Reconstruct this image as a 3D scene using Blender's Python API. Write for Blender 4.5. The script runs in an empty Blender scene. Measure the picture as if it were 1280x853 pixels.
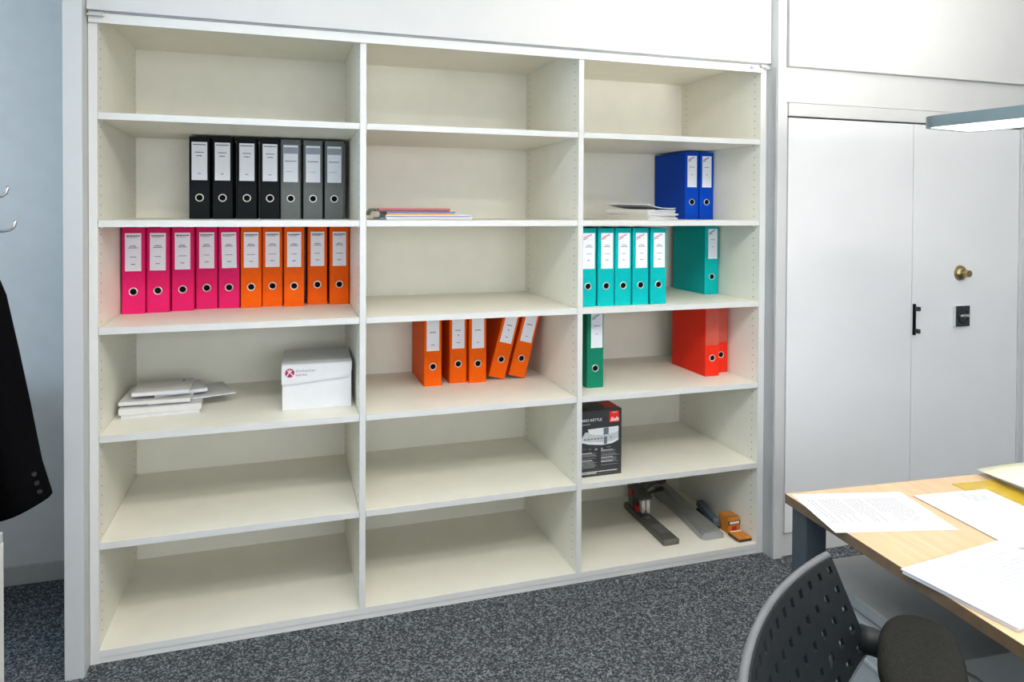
import bpy, bmesh, math, random
from mathutils import Vector, Matrix
R = math.radians
random.seed(7)
scene = bpy.context.scene
COL = scene.collection

# ------------------------------------------------------------------ camera
cam_d = bpy.data.cameras.new('camera'); cam = bpy.data.objects.new('camera', cam_d); COL.objects.link(cam)
F_PX, CY = 892.26, 275.55
cam_d.sensor_width = 36.0; cam_d.lens = F_PX / 1280 * 36.0
cam_d.shift_y = (CY - 426.5) / 1280
cam_d.clip_start = 0.02
yaw, pitch, roll = R(17.8412), R(.7972), R(.2711)
fw = Vector((math.sin(yaw)*math.cos(pitch), math.cos(yaw)*math.cos(pitch), -math.sin(pitch)))
rt0 = Vector((math.cos(yaw), -math.sin(yaw), 0)); up0 = rt0.cross(fw)
rt = math.cos(roll)*rt0 + math.sin(roll)*up0; up = -math.sin(roll)*rt0 + math.cos(roll)*up0
m = Matrix.Identity(4)
for i in range(3):
    m[i][0], m[i][1], m[i][2] = rt[i], up[i], -fw[i]
m.translation = Vector((.5682, -2.6087, 1.4873))
cam.matrix_world = m
scene.camera = cam

# ------------------------------------------------------------------ world, big lights, exposure
scene.view_settings.view_transform = 'Standard'
scene.view_settings.look = 'None'
scene.view_settings.gamma = 1
scene.view_settings.use_curve_mapping = False
scene.view_settings.exposure = 0.3
w = bpy.data.worlds.new('world'); scene.world = w; w.use_nodes = True
w.node_tree.nodes['Background'].inputs[0].default_value = (.55, .68, .9, 1)
w.node_tree.nodes['Background'].inputs[1].default_value = 1.0

def area_light(name, loc, rot, sx, sy, power, col):
    l = bpy.data.lights.new(name, 'AREA'); l.shape = 'RECTANGLE'; l.size = sx; l.size_y = sy
    l.energy = power; l.color = col
    o = bpy.data.objects.new(name, l); COL.objects.link(o); o.location = loc; o.rotation_euler = rot
    return o
# daylight through the window in the left wall
area_light('window_daylight', (-2.25, -1.4, 1.55), (0, R(-90), 0), 1.3, 2.4, 30, (.52, .77, 1.0))
# frontal fill for the shelf backs, from a window added behind the camera
area_light('window_daylight', (1.3, -4.55, 1.50), (R(90), 0, 0), 3.2, 1.3, 54, (.93, .965, 1.0))
UPLIGHT, DOWNLIGHT, CEIL_FILL = 58.0, 1.2, 26.0

# ------------------------------------------------------------------ helpers
MATS = {}
def mat(name, col, rough=.5, metal=0.0, var=.04, vscale=30, bump=.0, bscale=200, spec=.5, emit=None, estr=0, coat=0, trans=0, alpha=1):
    if name in MATS: return MATS[name]
    mt = bpy.data.materials.new(name); mt.use_nodes = True
    nt = mt.node_tree; b = nt.nodes['Principled BSDF']
    b.inputs['Roughness'].default_value = rough; b.inputs['Metallic'].default_value = metal
    b.inputs['Specular IOR Level'].default_value = spec
    b.inputs['Coat Weight'].default_value = coat
    b.inputs['Transmission Weight'].default_value = trans
    tc = nt.nodes.new('ShaderNodeTexCoord'); n = nt.nodes.new('ShaderNodeTexNoise')
    n.inputs['Scale'].default_value = vscale; n.inputs['Detail'].default_value = 4
    nt.links.new(tc.outputs['Object'], n.inputs['Vector'])
    rp = nt.nodes.new('ShaderNodeValToRGB')
    rp.color_ramp.elements[0].position = .3; rp.color_ramp.elements[1].position = .7
    rp.color_ramp.elements[0].color = tuple(max(0, c*(1-var)) for c in col) + (1,)
    rp.color_ramp.elements[1].color = tuple(min(1, c*(1+var)) for c in col) + (1,)
    nt.links.new(n.outputs['Fac'], rp.inputs['Fac']); nt.links.new(rp.outputs['Color'], b.inputs['Base Color'])
    if bump:
        n2 = nt.nodes.new('ShaderNodeTexNoise'); n2.inputs['Scale'].default_value = bscale; n2.inputs['Detail'].default_value = 3
        nt.links.new(tc.outputs['Object'], n2.inputs['Vector'])
        bp = nt.nodes.new('ShaderNodeBump'); bp.inputs['Strength'].default_value = bump; bp.inputs['Distance'].default_value = .002
        nt.links.new(n2.outputs['Fac'], bp.inputs['Height']); nt.links.new(bp.outputs['Normal'], b.inputs['Normal'])
    if emit:
        b.inputs['Emission Color'].default_value = emit + (1,); b.inputs['Emission Strength'].default_value = estr
    MATS[name] = mt
    return mt

def carpet_mat():
    mt = bpy.data.materials.new('carpet'); mt.use_nodes = True; nt = mt.node_tree; b = nt.nodes['Principled BSDF']
    b.inputs['Roughness'].default_value = .95; b.inputs['Specular IOR Level'].default_value = .1
    tc = nt.nodes.new('ShaderNodeTexCoord')
    a = nt.nodes.new('ShaderNodeTexVoronoi'); a.inputs['Scale'].default_value = 190
    c = nt.nodes.new('ShaderNodeTexNoise'); c.inputs['Scale'].default_value = 45; c.inputs['Detail'].default_value = 3
    nt.links.new(tc.outputs['Object'], a.inputs['Vector']); nt.links.new(tc.outputs['Object'], c.inputs['Vector'])
    sp_ = nt.nodes.new('ShaderNodeSeparateColor'); nt.links.new(a.outputs['Color'], sp_.inputs[0])
    mx = nt.nodes.new('ShaderNodeMath'); mx.operation = 'MULTIPLY_ADD'; mx.inputs[1].default_value = .35
    nt.links.new(c.outputs['Fac'], mx.inputs[0])
    sc = nt.nodes.new('ShaderNodeMath'); sc.operation = 'MULTIPLY'; sc.inputs[1].default_value = .65
    nt.links.new(sp_.outputs[0], sc.inputs[0]); nt.links.new(sc.outputs[0], mx.inputs[2])
    rp = nt.nodes.new('ShaderNodeValToRGB'); e = rp.color_ramp.elements
    e[0].position = .18; e[0].color = (.030, .034, .038, 1); e[1].position = .82; e[1].color = (.25, .265, .28, 1)
    k = e.new(.55); k.color = (.080, .088, .096, 1)
    nt.links.new(mx.outputs[0], rp.inputs['Fac']); nt.links.new(rp.outputs['Color'], b.inputs['Base Color'])
    bp = nt.nodes.new('ShaderNodeBump'); bp.inputs['Strength'].default_value = .6; bp.inputs['Distance'].default_value = .004
    nt.links.new(a.outputs['Distance'], bp.inputs['Height']); nt.links.new(bp.outputs['Normal'], b.inputs['Normal'])
    return mt

def wood_mat():
    mt = bpy.data.materials.new('maple'); mt.use_nodes = True; nt = mt.node_tree; b = nt.nodes['Principled BSDF']
    b.inputs['Roughness'].default_value = .38
    tc = nt.nodes.new('ShaderNodeTexCoord'); mp = nt.nodes.new('ShaderNodeMapping'); mp.inputs['Scale'].default_value = (26, 1.6, 8)
    nt.links.new(tc.outputs['Object'], mp.inputs['Vector'])
    n = nt.nodes.new('ShaderNodeTexNoise'); n.inputs['Scale'].default_value = 1.6; n.inputs['Detail'].default_value = 6; n.inputs['Distortion'].default_value = .6
    nt.links.new(mp.outputs['Vector'], n.inputs['Vector'])
    rp = nt.nodes.new('ShaderNodeValToRGB'); e = rp.color_ramp.elements
    e[0].position = .3; e[0].color = (.52, .355, .20, 1); e[1].position = .7; e[1].color = (.63, .455, .28, 1)
    nt.links.new(n.outputs['Fac'], rp.inputs['Fac']); nt.links.new(rp.outputs['Color'], b.inputs['Base Color'])
    return mt

class MB:
    def __init__(s): s.bm = bmesh.new()
    def box(s, x0, x1, y0, y1, z0, z1, bev=0, mx=None):
        t = bmesh.new(); bmesh.ops.create_cube(t, size=1)
        for v in t.verts:
            v.co = Vector((x0+(v.co.x+.5)*(x1-x0), y0+(v.co.y+.5)*(y1-y0), z0+(v.co.z+.5)*(z1-z0)))
        if bev: bmesh.ops.bevel(t, geom=list(t.edges), offset=bev, segments=1, affect='EDGES', profile=.5)
        return s.merge(t, mx)
    def merge(s, t, mx=None):
        if mx: bmesh.ops.transform(t, matrix=mx, verts=t.verts)
        me = bpy.data.meshes.new('t'); t.to_mesh(me); t.free(); s.bm.from_mesh(me); bpy.data.meshes.remove(me); return s
    def cyl(s, a, b, r0, r1=None, n=16, cap=True):
        a, b = Vector(a), Vector(b); r1 = r0 if r1 is None else r1
        d = b-a; t = bmesh.new()
        bmesh.ops.create_cone(t, cap_ends=cap, segments=n, radius1=r0, radius2=r1, depth=d.length)
        mx = Matrix.Translation((a+b)/2) @ d.to_track_quat('Z', 'Y').to_matrix().to_4x4()
        return s.merge(t, mx)
    def tube(s, pts, r, n=12):
        pts = [Vector(p) for p in pts]; rs = r if isinstance(r, list) else [r]*len(pts)
        rings = []; prev = None
        for i, p in enumerate(pts):
            d = (pts[min(i+1, len(pts)-1)]-pts[max(i-1, 0)]).normalized()
            if prev is None:
                ax = d.cross(Vector((0, 0, 1)) if abs(d.z) < .9 else Vector((1, 0, 0))).normalized()
            else: ax = (prev - d*prev.dot(d)).normalized()
            prev = ax; ay = d.cross(ax)
            rings.append([s.bm.verts.new(p+(ax*math.cos(k*2*math.pi/n)+ay*math.sin(k*2*math.pi/n))*rs[i]) for k in range(n)])
        for a, b in zip(rings, rings[1:]):
            for k in range(n): s.bm.faces.new((a[k], a[(k+1) % n], b[(k+1) % n], b[k]))
        s.bm.faces.new(rings[0][::-1]); s.bm.faces.new(rings[-1]); return s
    def torus(s, c, nrm, r, q, n=24, k=8):
        mx = Matrix.Translation(Vector(c)) @ Vector(nrm).to_track_quat('Z', 'Y').to_matrix().to_4x4()
        V = [[s.bm.verts.new(mx @ Vector(((r+q*math.cos(j*2*math.pi/k))*math.cos(i*2*math.pi/n), (r+q*math.cos(j*2*math.pi/k))*math.sin(i*2*math.pi/n), q*math.sin(j*2*math.pi/k)))) for j in range(k)] for i in range(n)]
        for i in range(n):
            for j in range(k):
                s.bm.faces.new((V[i][j], V[(i+1) % n][j], V[(i+1) % n][(j+1) % k], V[i][(j+1) % k]))
        return s
    def prism(s, poly, z0, z1, mx=None):
        t = bmesh.new(); lo = [t.verts.new((x, y, z0)) for x, y in poly]; hi = [t.verts.new((x, y, z1)) for x, y in poly]
        n = len(poly); t.faces.new(lo[::-1]); t.faces.new(hi)
        for i in range(n): t.faces.new((lo[i], lo[(i+1) % n], hi[(i+1) % n], hi[i]))
        return s.merge(t, mx)
    def grid(s, rows, close=False):
        V = [[s.bm.verts.new(p) for p in r] for r in rows]
        for a, b in zip(V, V[1:]):
            n = len(a)
            for i in range(n if close else n-1):
                s.bm.faces.new((a[i], a[(i+1) % n], b[(i+1) % n], b[i]))
        return V
    def mesh(s, name, smooth=False):
        bmesh.ops.recalc_face_normals(s.bm, faces=s.bm.faces)
        me = bpy.data.meshes.new(name); s.bm.to_mesh(me); s.bm.free()
        if smooth:
            for p in me.polygons: p.use_smooth = True
        return me
    def obj(s, name, mt, parent=None, smooth=False, loc=None, rot=None):
        me = s.mesh(name, smooth); me.materials.append(mt)
        return place(name, me, parent, loc, rot)

def place(name, me, parent=None, loc=None, rot=None):
    o = bpy.data.objects.new(name, me); COL.objects.link(o); o.parent = parent
    if loc: o.location = loc
    if rot: o.rotation_euler = rot
    return o
def tag(o, label, cat, group=None):
    o['label'] = label; o['category'] = cat
    if group: o['group'] = group
    return o
def thing(name, label, cat, loc=(0, 0, 0), rot=(0, 0, 0), group=None):
    o = bpy.data.objects.new(name, None); COL.objects.link(o); o.location = loc; o.rotation_euler = rot
    o.empty_display_size = .05
    return tag(o, label, cat, group)
def struct(o): o['kind'] = 'structure'; return o
def box(name, mt, parent, x0, x1, y0, y1, z0, z1, bev=0): return MB().box(x0, x1, y0, y1, z0, z1, bev).obj(name, mt, parent)
def text_mesh(txt, size, mt, shear=0, bold=0, align='LEFT', depth=.0003):
    cu = bpy.data.curves.new('txt', 'FONT'); cu.body = txt; cu.size = size; cu.shear = shear; cu.align_x = align
    cu.extrude = depth; cu.offset = bold; cu.resolution_u = 3
    ob = bpy.data.objects.new('txt', cu); COL.objects.link(ob)
    bpy.context.view_layer.update()
    me = bpy.data.meshes.new_from_object(ob.evaluated_get(bpy.context.evaluated_depsgraph_get()))
    bpy.data.objects.remove(ob); bpy.data.curves.remove(cu)
    me.materials.clear(); me.materials.append(mt); return me

# ------------------------------------------------------------------ materials
M_mel = mat('cream_melamine', (.86, .838, .735), .42, var=.02, vscale=12, bump=.04, bscale=400)
M_edge = mat('white_edge_band', (.665, .675, .66), .35, var=.01)
M_white = mat('white_laminate', (.57, .575, .575), .38, var=.012, vscale=8)
M_post = mat('white_lacquer', (.52, .53, .525), .4, var=.015, vscale=10)
M_door = mat('pale_grey_door', (.76, .765, .78), .4, var=.012, vscale=6, bump=.02)
M_wall = mat('wall_paint', (.60, .61, .60), .85, var=.03, vscale=14, bump=.15, bscale=180)
M_ceil = mat('ceiling_paint', (.80, .80, .79), .9, var=.02)
M_base = mat('baseboard_grey', (.42, .43, .41), .5, var=.03)
M_alu = mat('grey_track', (.46, .48, .49), .42, .35, var=.02)
M_hole = mat('hole_dark', (.05, .048, .04), .8)
M_black = mat('black_gap', (.006, .006, .007), .8, spec=.05)
M_print = mat('print_ink', (.09, .09, .12), .7)
M_grey_print = mat('print_grey', (.33, .37, .45), .7)
M_fine = mat('fine_print', (.16, .17, .20), .7)
M_faint = mat('faint_print', (.40, .42, .48), .6)
M_red_ink = mat('red_ink', (.58, .05, .06), .6)
M_label = mat('label_paper', (.82, .84, .92), .45, var=.02)
M_paper = mat('white_paper', (.66, .67, .70), .7, var=.015)
M_env = mat('envelope_paper', (.66, .66, .64), .75, var=.03)
M_ring = mat('ring_metal', (.72, .70, .66), .3, .9)
M_chrome = mat('dark_chrome', (.055, .06, .065), .2, .8)
M_brass = mat('aged_brass', (.36, .29, .15), .3, .95, var=.15)
M_steel = mat('steel', (.58, .56, .52), .28, .95)
M_wood = wood_mat()
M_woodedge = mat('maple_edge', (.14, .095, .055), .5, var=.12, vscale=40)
M_legs = mat('slate_paint', (.045, .060, .076), .45, var=.05)
M_carpet = carpet_mat()
M_plast = mat('black_plastic', (.010, .013, .015), .55, spec=.28, var=.1, vscale=60, bump=.1, bscale=600)
M_plast2 = mat('grey_plastic_rim', (.11, .115, .125), .35, var=.05)
M_fab = mat('black_fabric', (.016, .016, .0145), .95, var=.35, vscale=260, bump=.6, bscale=700, spec=.1)
M_coat = mat('black_wool', (.0025, .0025, .003), .95, var=.3, vscale=300, bump=.5, bscale=500, spec=.05)

# ------------------------------------------------------------------ structure
H = 2.72
X0, X1, Y0, YB = -2.3, 5.2, -4.6, .655
fl = struct(box('floor', M_carpet, None, X0, X1, Y0, YB, -.05, 0))
struct(box('ceiling', M_ceil, None, X0, X1, Y0, YB, H, H+.05))
struct(box('wall_back', M_wall, None, X0-.06, X1+.06, YB, YB+.06, -.05, H+.05))
struct(box('wall_right', M_wall, None, X1, X1+.06, Y0, YB, -.05, H+.05))
mb = MB()   # wall behind the camera, opened for the added fill window
mb.box(X0-.06, -.35, Y0-.06, Y0, -.05, H+.05); mb.box(2.95, X1+.06, Y0-.06, Y0, -.05, H+.05)
mb.box(-.35, 2.95, Y0-.06, Y0, -.05, .83); mb.box(-.35, 2.95, Y0-.06, Y0, 2.2, H+.05)
struct(mb.obj('wall_front', M_wall))
mb = MB()   # left wall with a window opening
mb.box(X0-.06, X0, Y0, -2.65, -.05, H+.05); mb.box(X0-.06, X0, -.15, YB, -.05, H+.05)
mb.box(X0-.06, X0, -2.65, -.15, -.05, .88); mb.box(X0-.06, X0, -2.65, -.15, 2.25, H+.05)
struct(mb.obj('wall_left', M_wall))
M_glass = mat('glass', (.9, .95, 1), .02, trans=1, var=0)
wf = MB()
for a, b in ((-2.65, -2.60), (-1.425, -1.375), (-.20, -.15)): wf.box(X0-.05, X0-.01, a, b, .88, 2.25)
wf.box(X0-.05, X0-.01, -2.65, -.15, .88, .93); wf.box(X0-.05, X0-.01, -2.65, -.15, 2.20, 2.25)
win = struct(wf.obj('window_1', M_white))
for a, b in ((-2.60, -1.425), (-1.375, -.20)): box('pane', M_glass, win, X0-.034, X0-.028, a, b, .93, 2.20)
wf = MB()
for a in (-.35, 1.275, 2.90): wf.box(a, a+.05, Y0-.05, Y0-.01, .83, 2.2)
wf.box(-.35, 2.95, Y0-.05, Y0-.01, .83, .88); wf.box(-.35, 2.95, Y0-.05, Y0-.01, 2.15, 2.2)
win = struct(wf.obj('window_2', M_white))  # unseen window added to carry the frontal fill light
for a, b in ((-.30, 1.275), (1.325, 2.90)): box('pane', M_glass, win, a, b, Y0-.034, Y0-.028, .88, 2.15)
struct(box('baseboard_back', M_base, None, X0, -.084, YB-.012, YB, 0, .075, .002))

# cabinet posts left and right of the shelving (trim of the wall unit)
p = MB().box(-.0825, -.0275, -.066, YB, 0, H, .0015); struct(p.obj('trim_1', M_post))
p = MB().box(2.566, 2.608, -.070, YB, 0, H, .0015); t2 = struct(p.obj('trim_2', M_white))
box('track', M_alu, t2, 2.5625, 2.5658, -.062, .02, 0, 2.10)

# ------------------------------------------------------------------ shelving unit
D = .640
SH = [1.7982, 1.4486, 1.0980, .7453, .3952]; BOT = .0416; TOP = 2.1364; TH = .0221
BAYS = [(0, .8341), (.8557, 1.6834), (1.7045, 2.532)]
PANELS = [(-.0262, 0), (.8341, .8557), (1.6834, 1.7045), (2.532, 2.5618)]
unit = thing('shelving_unit', 'wide built-in cream shelving unit of three open bays with six levels', 'shelving unit')
def panel_with_edge(name, x0, x1, y0, y1, z0, z1):
    o = box(name, M_mel, unit, x0, x1, y0+.0015, y1, z0, z1)
    box('edge_band', M_edge, o, x0, x1, y0-.0002, y0+.0014, z0, z1)
    return o
for i, (a, b) in enumerate(PANELS):
    o = panel_with_edge('side_panel' if i in (0, 3) else 'divider', a, b, 0, D, 0 if i in (0, 3) else BOT, TOP)
    # rows of shelf-pin holes on the faces of this panel
    hb = MB(); z = .09
    while z < TOP-.03:
        for yy in (.040, D-.045):
            if i < 3: hb.cyl((b-.001, yy, z), (b+.0004, yy, z), .0026, n=6)
            if i > 0: hb.cyl((a+.001, yy, z), (a-.0004, yy, z), .0026, n=6)
        z += .032
    h = hb.obj('pin_holes', M_hole, o); h['kind'] = 'stuff'
for (a, b) in BAYS:
    box('back_panel', M_mel, unit, a, b, D, D+.008, BOT, TOP)
    for z in SH:
        o = box('shelf', M_mel, unit, a+.0012, b-.0012, .0025, D-.001, z-TH, z)
        box('edge_band', M_edge, o, a+.0012, b-.0012, .0008, .0024, z-TH, z, .0004)
        for xx in (a+.004, b-.004):
            box('shelf_pin', M_edge, o, xx-.004, xx+.004, .036, .046, z-TH-.005, z-TH-.0003)
box('bottom_board', M_mel, unit, 0, 2.532, .0015, D, .0200, BOT-.0001)
box('edge_band', M_edge, unit, 0.0003, 2.5317, -.0002, .0014, .0200, BOT-.0002)
box('top_board', M_mel, unit, -.0262, 2.5618, .0, D+.008, TOP, TOP+.022)
box('plinth', M_edge, unit, .0003, 2.5317, .002, .02, 0, .0185)

# shutter front above the shelves with its rail
sh = thing('shutter_front', 'white shutter panel above the open shelves with a slim bottom rail', 'shutter')
box('panel', M_white, sh, -.0255, 2.5645, -.026, -.004, 2.1215, H-.005, .0015)
box('reveal_strip', M_alu, sh, -.024, 2.545, -.012, .000, 2.1175, 2.1212)  # grey strip stands in for the shading below the panel edge
rail = box('bottom_rail', M_edge, sh, -.024, 2.538, -.010, -.0006, 2.084, 2.1165, .001)
for x, s in ((-.008, 1), (2.53, -1)):
    e = MB().box(x-.012, x+.032, -.022, -.0104, 2.103, 2.116, .002).box(x-.016, x+.022, -.028, -.0222, 2.103, 2.109, .001)
    e.obj('end_stop', M_post, sh)
box('end_catch', M_edge, sh, 2.541, 2.563, -.022, -.002, 2.100, 2.112, .001)
st = MB()
st.box(2.4745, 2.4785, -.0109, -.0102, 2.0955, 2.1095); st.box(2.4655, 2.4875, -.0110, -.0102, 2.099, 2.103)
st.obj('maker_sticker', mat('blue_ink', (.10, .22, .52), .5), rail)

# ------------------------------------------------------------------ cupboard with doors at the right
YD = -.062
cup = thing('cupboard', 'pale grey built-in cupboard with tall flush doors beside the shelving', 'cupboard')
dl = box('door', M_door, cup, 2.628, 3.3130, YD, YD+.02, .100, 1.8900, .0012)
dr = box('door', M_door, cup, 3.3165, 3.9740, YD, YD+.02, .100, 1.8900, .0012)
d3 = box('door', M_door, cup, 4.0100, 4.7000, YD, YD+.02, .100, 1.8900, .0012)
fs = box('frame_strip', M_white, cup, 3.9765, 4.0070, YD-.012, YD+.02, .0, 1.8930, .001)
for z in (1.855, 1.835): MB().cyl((3.991, YD-.0125, z), (3.991, YD-.011, z), .004, n=10).obj('screw', M_chrome, fs)
box('frame_strip', M_white, cup, 2.6095, 2.6255, YD+.004, YD+.03, 0, 1.955, .001)
box('header', M_white, cup, 2.6265, 4.72, YD-.002, YD+.03, 1.8975, 1.953, .001)
box('plinth', M_white, cup, 2.6265, 4.72, YD+.006, YD+.02, 0, .096)
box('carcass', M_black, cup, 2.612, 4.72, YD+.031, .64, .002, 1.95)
# bar handle: thin plate with two square studs
hd = MB().box(3.3185, 3.3285, YD-.012, YD-.0005, .925, 1.067, .001).obj('handle', M_black, dr)
for z in (.945, 1.047): MB().box(3.318, 3.333, YD-.034, YD-.0125, z-.010, z+.010, .002).obj('stud', M_chrome, hd)
kn = MB().cyl((3.603, YD, 1.203), (3.603, YD-.008, 1.203), .037, .034, 28).cyl((3.603, YD-.0081, 1.203), (3.603, YD-.016, 1.203), .028, .018, 28).obj('knob', M_brass, dr)
MB().cyl((3.603, YD-.0161, 1.203), (3.603, YD-.034, 1.203), .011, .011, 20).cyl((3.603, YD-.0341, 1.203), (3.603, YD-.050, 1.203), .017, .016, 20).obj('knob_tip', M_brass, kn)
lk = box('lock_plate', M_white, dr, 3.563, 3.650, YD-.012, YD-.0003, .952, 1.050, .001)
box('plate_face', M_chrome, lk, 3.566, 3.650, YD-.0145, YD-.0122, .953, 1.049, .002)
MB().torus((3.611, YD-.0155, 1.000), (0, 1, 0), .030, .004).cyl((3.611, YD-.0145, 1.0), (3.611, YD-.0160, 1.0), .027, n=24).obj('lock_ring', M_chrome, lk)
MB().box(3.583, 3.639, YD-.030, YD-.0162, .999, 1.011, .004).obj('lock_lever', M_steel, lk)
# fascia and bulkhead above the cupboard
struct(box('trim_3', M_white, None, 2.6095, X1, YD+.004, YB, 1.9555, 2.1050, .001))
struct(box('trim_4', M_white, None, 2.6125, X1, YD-.022, YB, 2.1060, H, .0012))

# ------------------------------------------------------------------ binders
NUM = ['first', 'second', 'third', 'fourth', 'fifth', 'sixth', 'seventh']
BH, BD = .318, .285
cache = {}
def binder_color(key):
    c = {'black': (.008, .010, .012), 'grey': (.145, .16, .16), 'pink': (.72, .016, .140), 'orange': (.84, .115, .002),
         'blue': (.001, .058, .46), 'teal': (.002, .42, .42), 'green': (.008, .20, .115), 'red': (.76, .030, .012)}[key]
    return mat('binder_'+key, c, .5, var=.06, vscale=90, bump=.08, bscale=500, spec=.08)
M_inner = mat('binder_inner', (.03, .032, .035), .7)
M_pocket = mat('clear_pocket', (.60, .10, .065), .18)
def printing(style, w, h, seed):
    rnd = random.Random(seed); mb = MB(); y = -.0003
    def line(cx, cz, L, t):
        x = cx-L/2
        while x < cx+L/2-.002:
            l = min(rnd.uniform(.004, .011), cx+L/2-x); mb.box(x, x+l, y, .0001, cz-t/2, cz+t/2); x += l+.0013
    if style in ('plain', 'header'):
        line(0, h/2-.010, w*.84, .0042); line(-.004, h/2-.0155, w*.6, .0018)
        line(0, h*.16, w*.40, .003); line(0, h*.115, w*.56, .003)
        line(0, -.018, w*rnd.uniform(.35, .55), .0022); line(0, -h*.32, w*.26, .0030)
    if style == 'dark':
        line(0, h/2-.010, w*.84, .0036); line(0, h*.23, w*.56, .0032); line(0, h*.14, w*.40, .0032); line(0, -h*.33, w*.2, .0026)
    if style == 'grey':
        line(0, .010, w*.78, .0030); line(-.004, -.032, w*.5, .0012)
    if style == 'script':
        line(0, h*.16, w*.40, .0024); line(0, h*.115, w*.58, .0028); line(0, -.012, w*rnd.uniform(.3, .5), .0020); line(0, -h*.26, w*.24, .0030)
    if style == 'short':
        line(0, h*.06, w*.46, .0034); line(0, -h*.32, w*.24, .0028)
        if seed % 2: line(0, -h*.09, w*.08, .006)
    if style == 'few':
        line(0, h*.14, w*.52, .0024); line(0, -h*.10, w*.22, .0024)
    return mb
def script_logo(w, h):
    mb = MB(); n = 9; z0 = h/2-.024; x0 = -w*.46
    for i in range(n):
        a = (x0+w*.70*i/n, z0+.015*i/n + (0 if i % 2 else .007)); b = (x0+w*.70*(i+1)/n, z0+.015*(i+1)/n+(.007 if i % 2 else 0))
        d = math.atan2(b[1]-a[1], b[0]-a[0]); L = math.hypot(b[0]-a[0], b[1]-a[1])
        mx = Matrix.Translation((a[0], 0, a[1])) @ Matrix.Rotation(-d, 4, 'Y')
        mb.box(0, L, -.0003, .0001, -.0011, .0011, 0, mx)
    mx = Matrix.Translation((x0-.001, 0, z0-.003)) @ Matrix.Rotation(-.33, 4, 'Y'); mb.box(0, w*.40, -.0003, .0001, -.0012, .0012, 0, mx)
    return mb
def binder(label, key, x, y, z, style, wid=.078, group=None, rz=0, ry=0, lab=(.054, .140, .020), seed=0, labdx=0):
    """lever-arch binder: origin at the middle of the foot of its spine, spine facing -y"""
    t = thing('lever_arch_binder', label, 'binder', (x, y, z+.0004), (0, ry, rz), group)
    ck = ('cover', key, wid)
    if ck not in cache:
        b = MB(); h = wid/2; r = .004; th = .0028
        # U section: spine with rounded corners and two boards, extruded upwards
        out = [(-h, BD), (-h, r), (-h+r*.3, r*.3), (-h+r, 0), (h-r, 0), (h-r*.3, r*.3), (h, r), (h, BD)]
        inn = [(h-th, BD), (h-th, th), (-h+th, th), (-h+th, BD)]
        b.prism(out+inn, 0, BH); me = b.mesh('cover'); me.materials.append(binder_color(key)); cache[ck] = me
        b = MB().box(-h+.006, h-.012, .030, BD-.045, .008, BH-.016); me = b.mesh('pages'); me.materials.append(M_paper); cache[('pages', wid)] = me
        b = MB().box(-h+.0042, h-.0042, .006, .0078, .004, BH-.004); me = b.mesh('lining'); me.materials.append(M_inner); cache[('lining', wid)] = me
        b = MB().torus((0, -.0005, .082), (0, 1, 0), .0135, .0022); me = b.mesh('finger_ring', True); me.materials.append(M_ring); cache['ring'] = me
        b = MB().cyl((0, -.0008, .082), (0, .0018, .082), .0118, n=20); me = b.mesh('finger_hole'); me.materials.append(M_black); cache['hole'] = me
    place('cover', cache[ck], t); place('pages', cache[('pages', wid)], t); place('lining', cache[('lining', wid)], t)
    place('finger_ring', cache['ring'], t); place('finger_hole', cache['hole'], t)
    lw, lh, off = lab
    if style == 'pocket':
        box('label_pocket', M_pocket, t, -wid/2+.003, wid/2-.003, -.0008, .0004, BH-.178, BH-.003, .0002)
        return t
    l = MB().box(-lw/2, lw/2, -.0010, .0003, -lh/2, lh/2).obj('label', M_label, t, loc=(labdx, 0, BH-off-lh/2))
    if seed % 3 == 1: l.rotation_euler = (0, R(random.uniform(-1.2, 1.2)), 0)
    printing(style, lw, lh, seed).obj('label_print', M_print, l, loc=(0, -.0011, 0))['kind'] = 'stuff'
    if style == 'grey':
        MB().box(-lw/2+.001, lw/2-.001, -.0002, .0001, lh/2-.034, lh/2-.008).obj('label_header', M_grey_print, l, loc=(0, -.00105, 0))
    if style == 'script': script_logo(lw, lh).obj('label_logo', M_red_ink if key == 'teal' else M_print, l, loc=(0, -.0011, 0))
    if style == 'few': script_logo(lw*.9, lh).obj('label_logo', M_print, l, loc=(0, -.0011, 0))
    return t

z1, z2, z3 = SH[1], SH[2], SH[3]
G = 'black and grey binders on the second shelf'
for i, (a, b) in enumerate([(.227, .294), (.310, .377), (.399, .467), (.484, .555)]):
    binder(f'black lever-arch binder, {NUM[i]} of four counting towards the grey binders', 'black', (a+b)/2+.002, .40, z1, 'dark', .074, G, seed=3*i, lab=(.056, .148, .020))
for i, (a, b) in enumerate([(.562, .639), (.649, .725), (.732, .81)]):
    binder(f'grey lever-arch binder, {NUM[i]} of three counting from the black binders', 'grey', (a+b)/2, .40, z1, 'grey', .076, G, seed=3*i, lab=(.056, .148, .022))
G = 'pink and orange binders in a full row'
px = [(.045, .322), (.125, .338), (.207, .360), (.289, .392), (.370, .388)]
for i, (x, y) in enumerate(px):
    binder(f'pink lever-arch binder, {NUM[i]} of five counting from the cabinet side panel', 'pink', x, y, z2, 'plain', .0775, G, seed=i, rz=R(random.uniform(-1, 1)))
ox = [(.4515, .383), (.531, .402), (.6135, .378), (.705, .408), (.7915, .396)]
for i, (x, y) in enumerate(ox):
    binder(f'orange lever-arch binder, {NUM[i]} of five counting from the pink binders', 'orange', x, y, z2, 'plain', .0775, G, seed=i+11)
G = 'five loose orange binders'
mx_ = [(1.172, .345), (1.287, .368), (1.3695, .350)]
txt = ['upright orange binder with a gap separating it from its four orange neighbours',
       'upright orange binder in the middle of the three upright orange ones',
       'upright orange binder touching the leaning orange binders in the middle bay']
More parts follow.
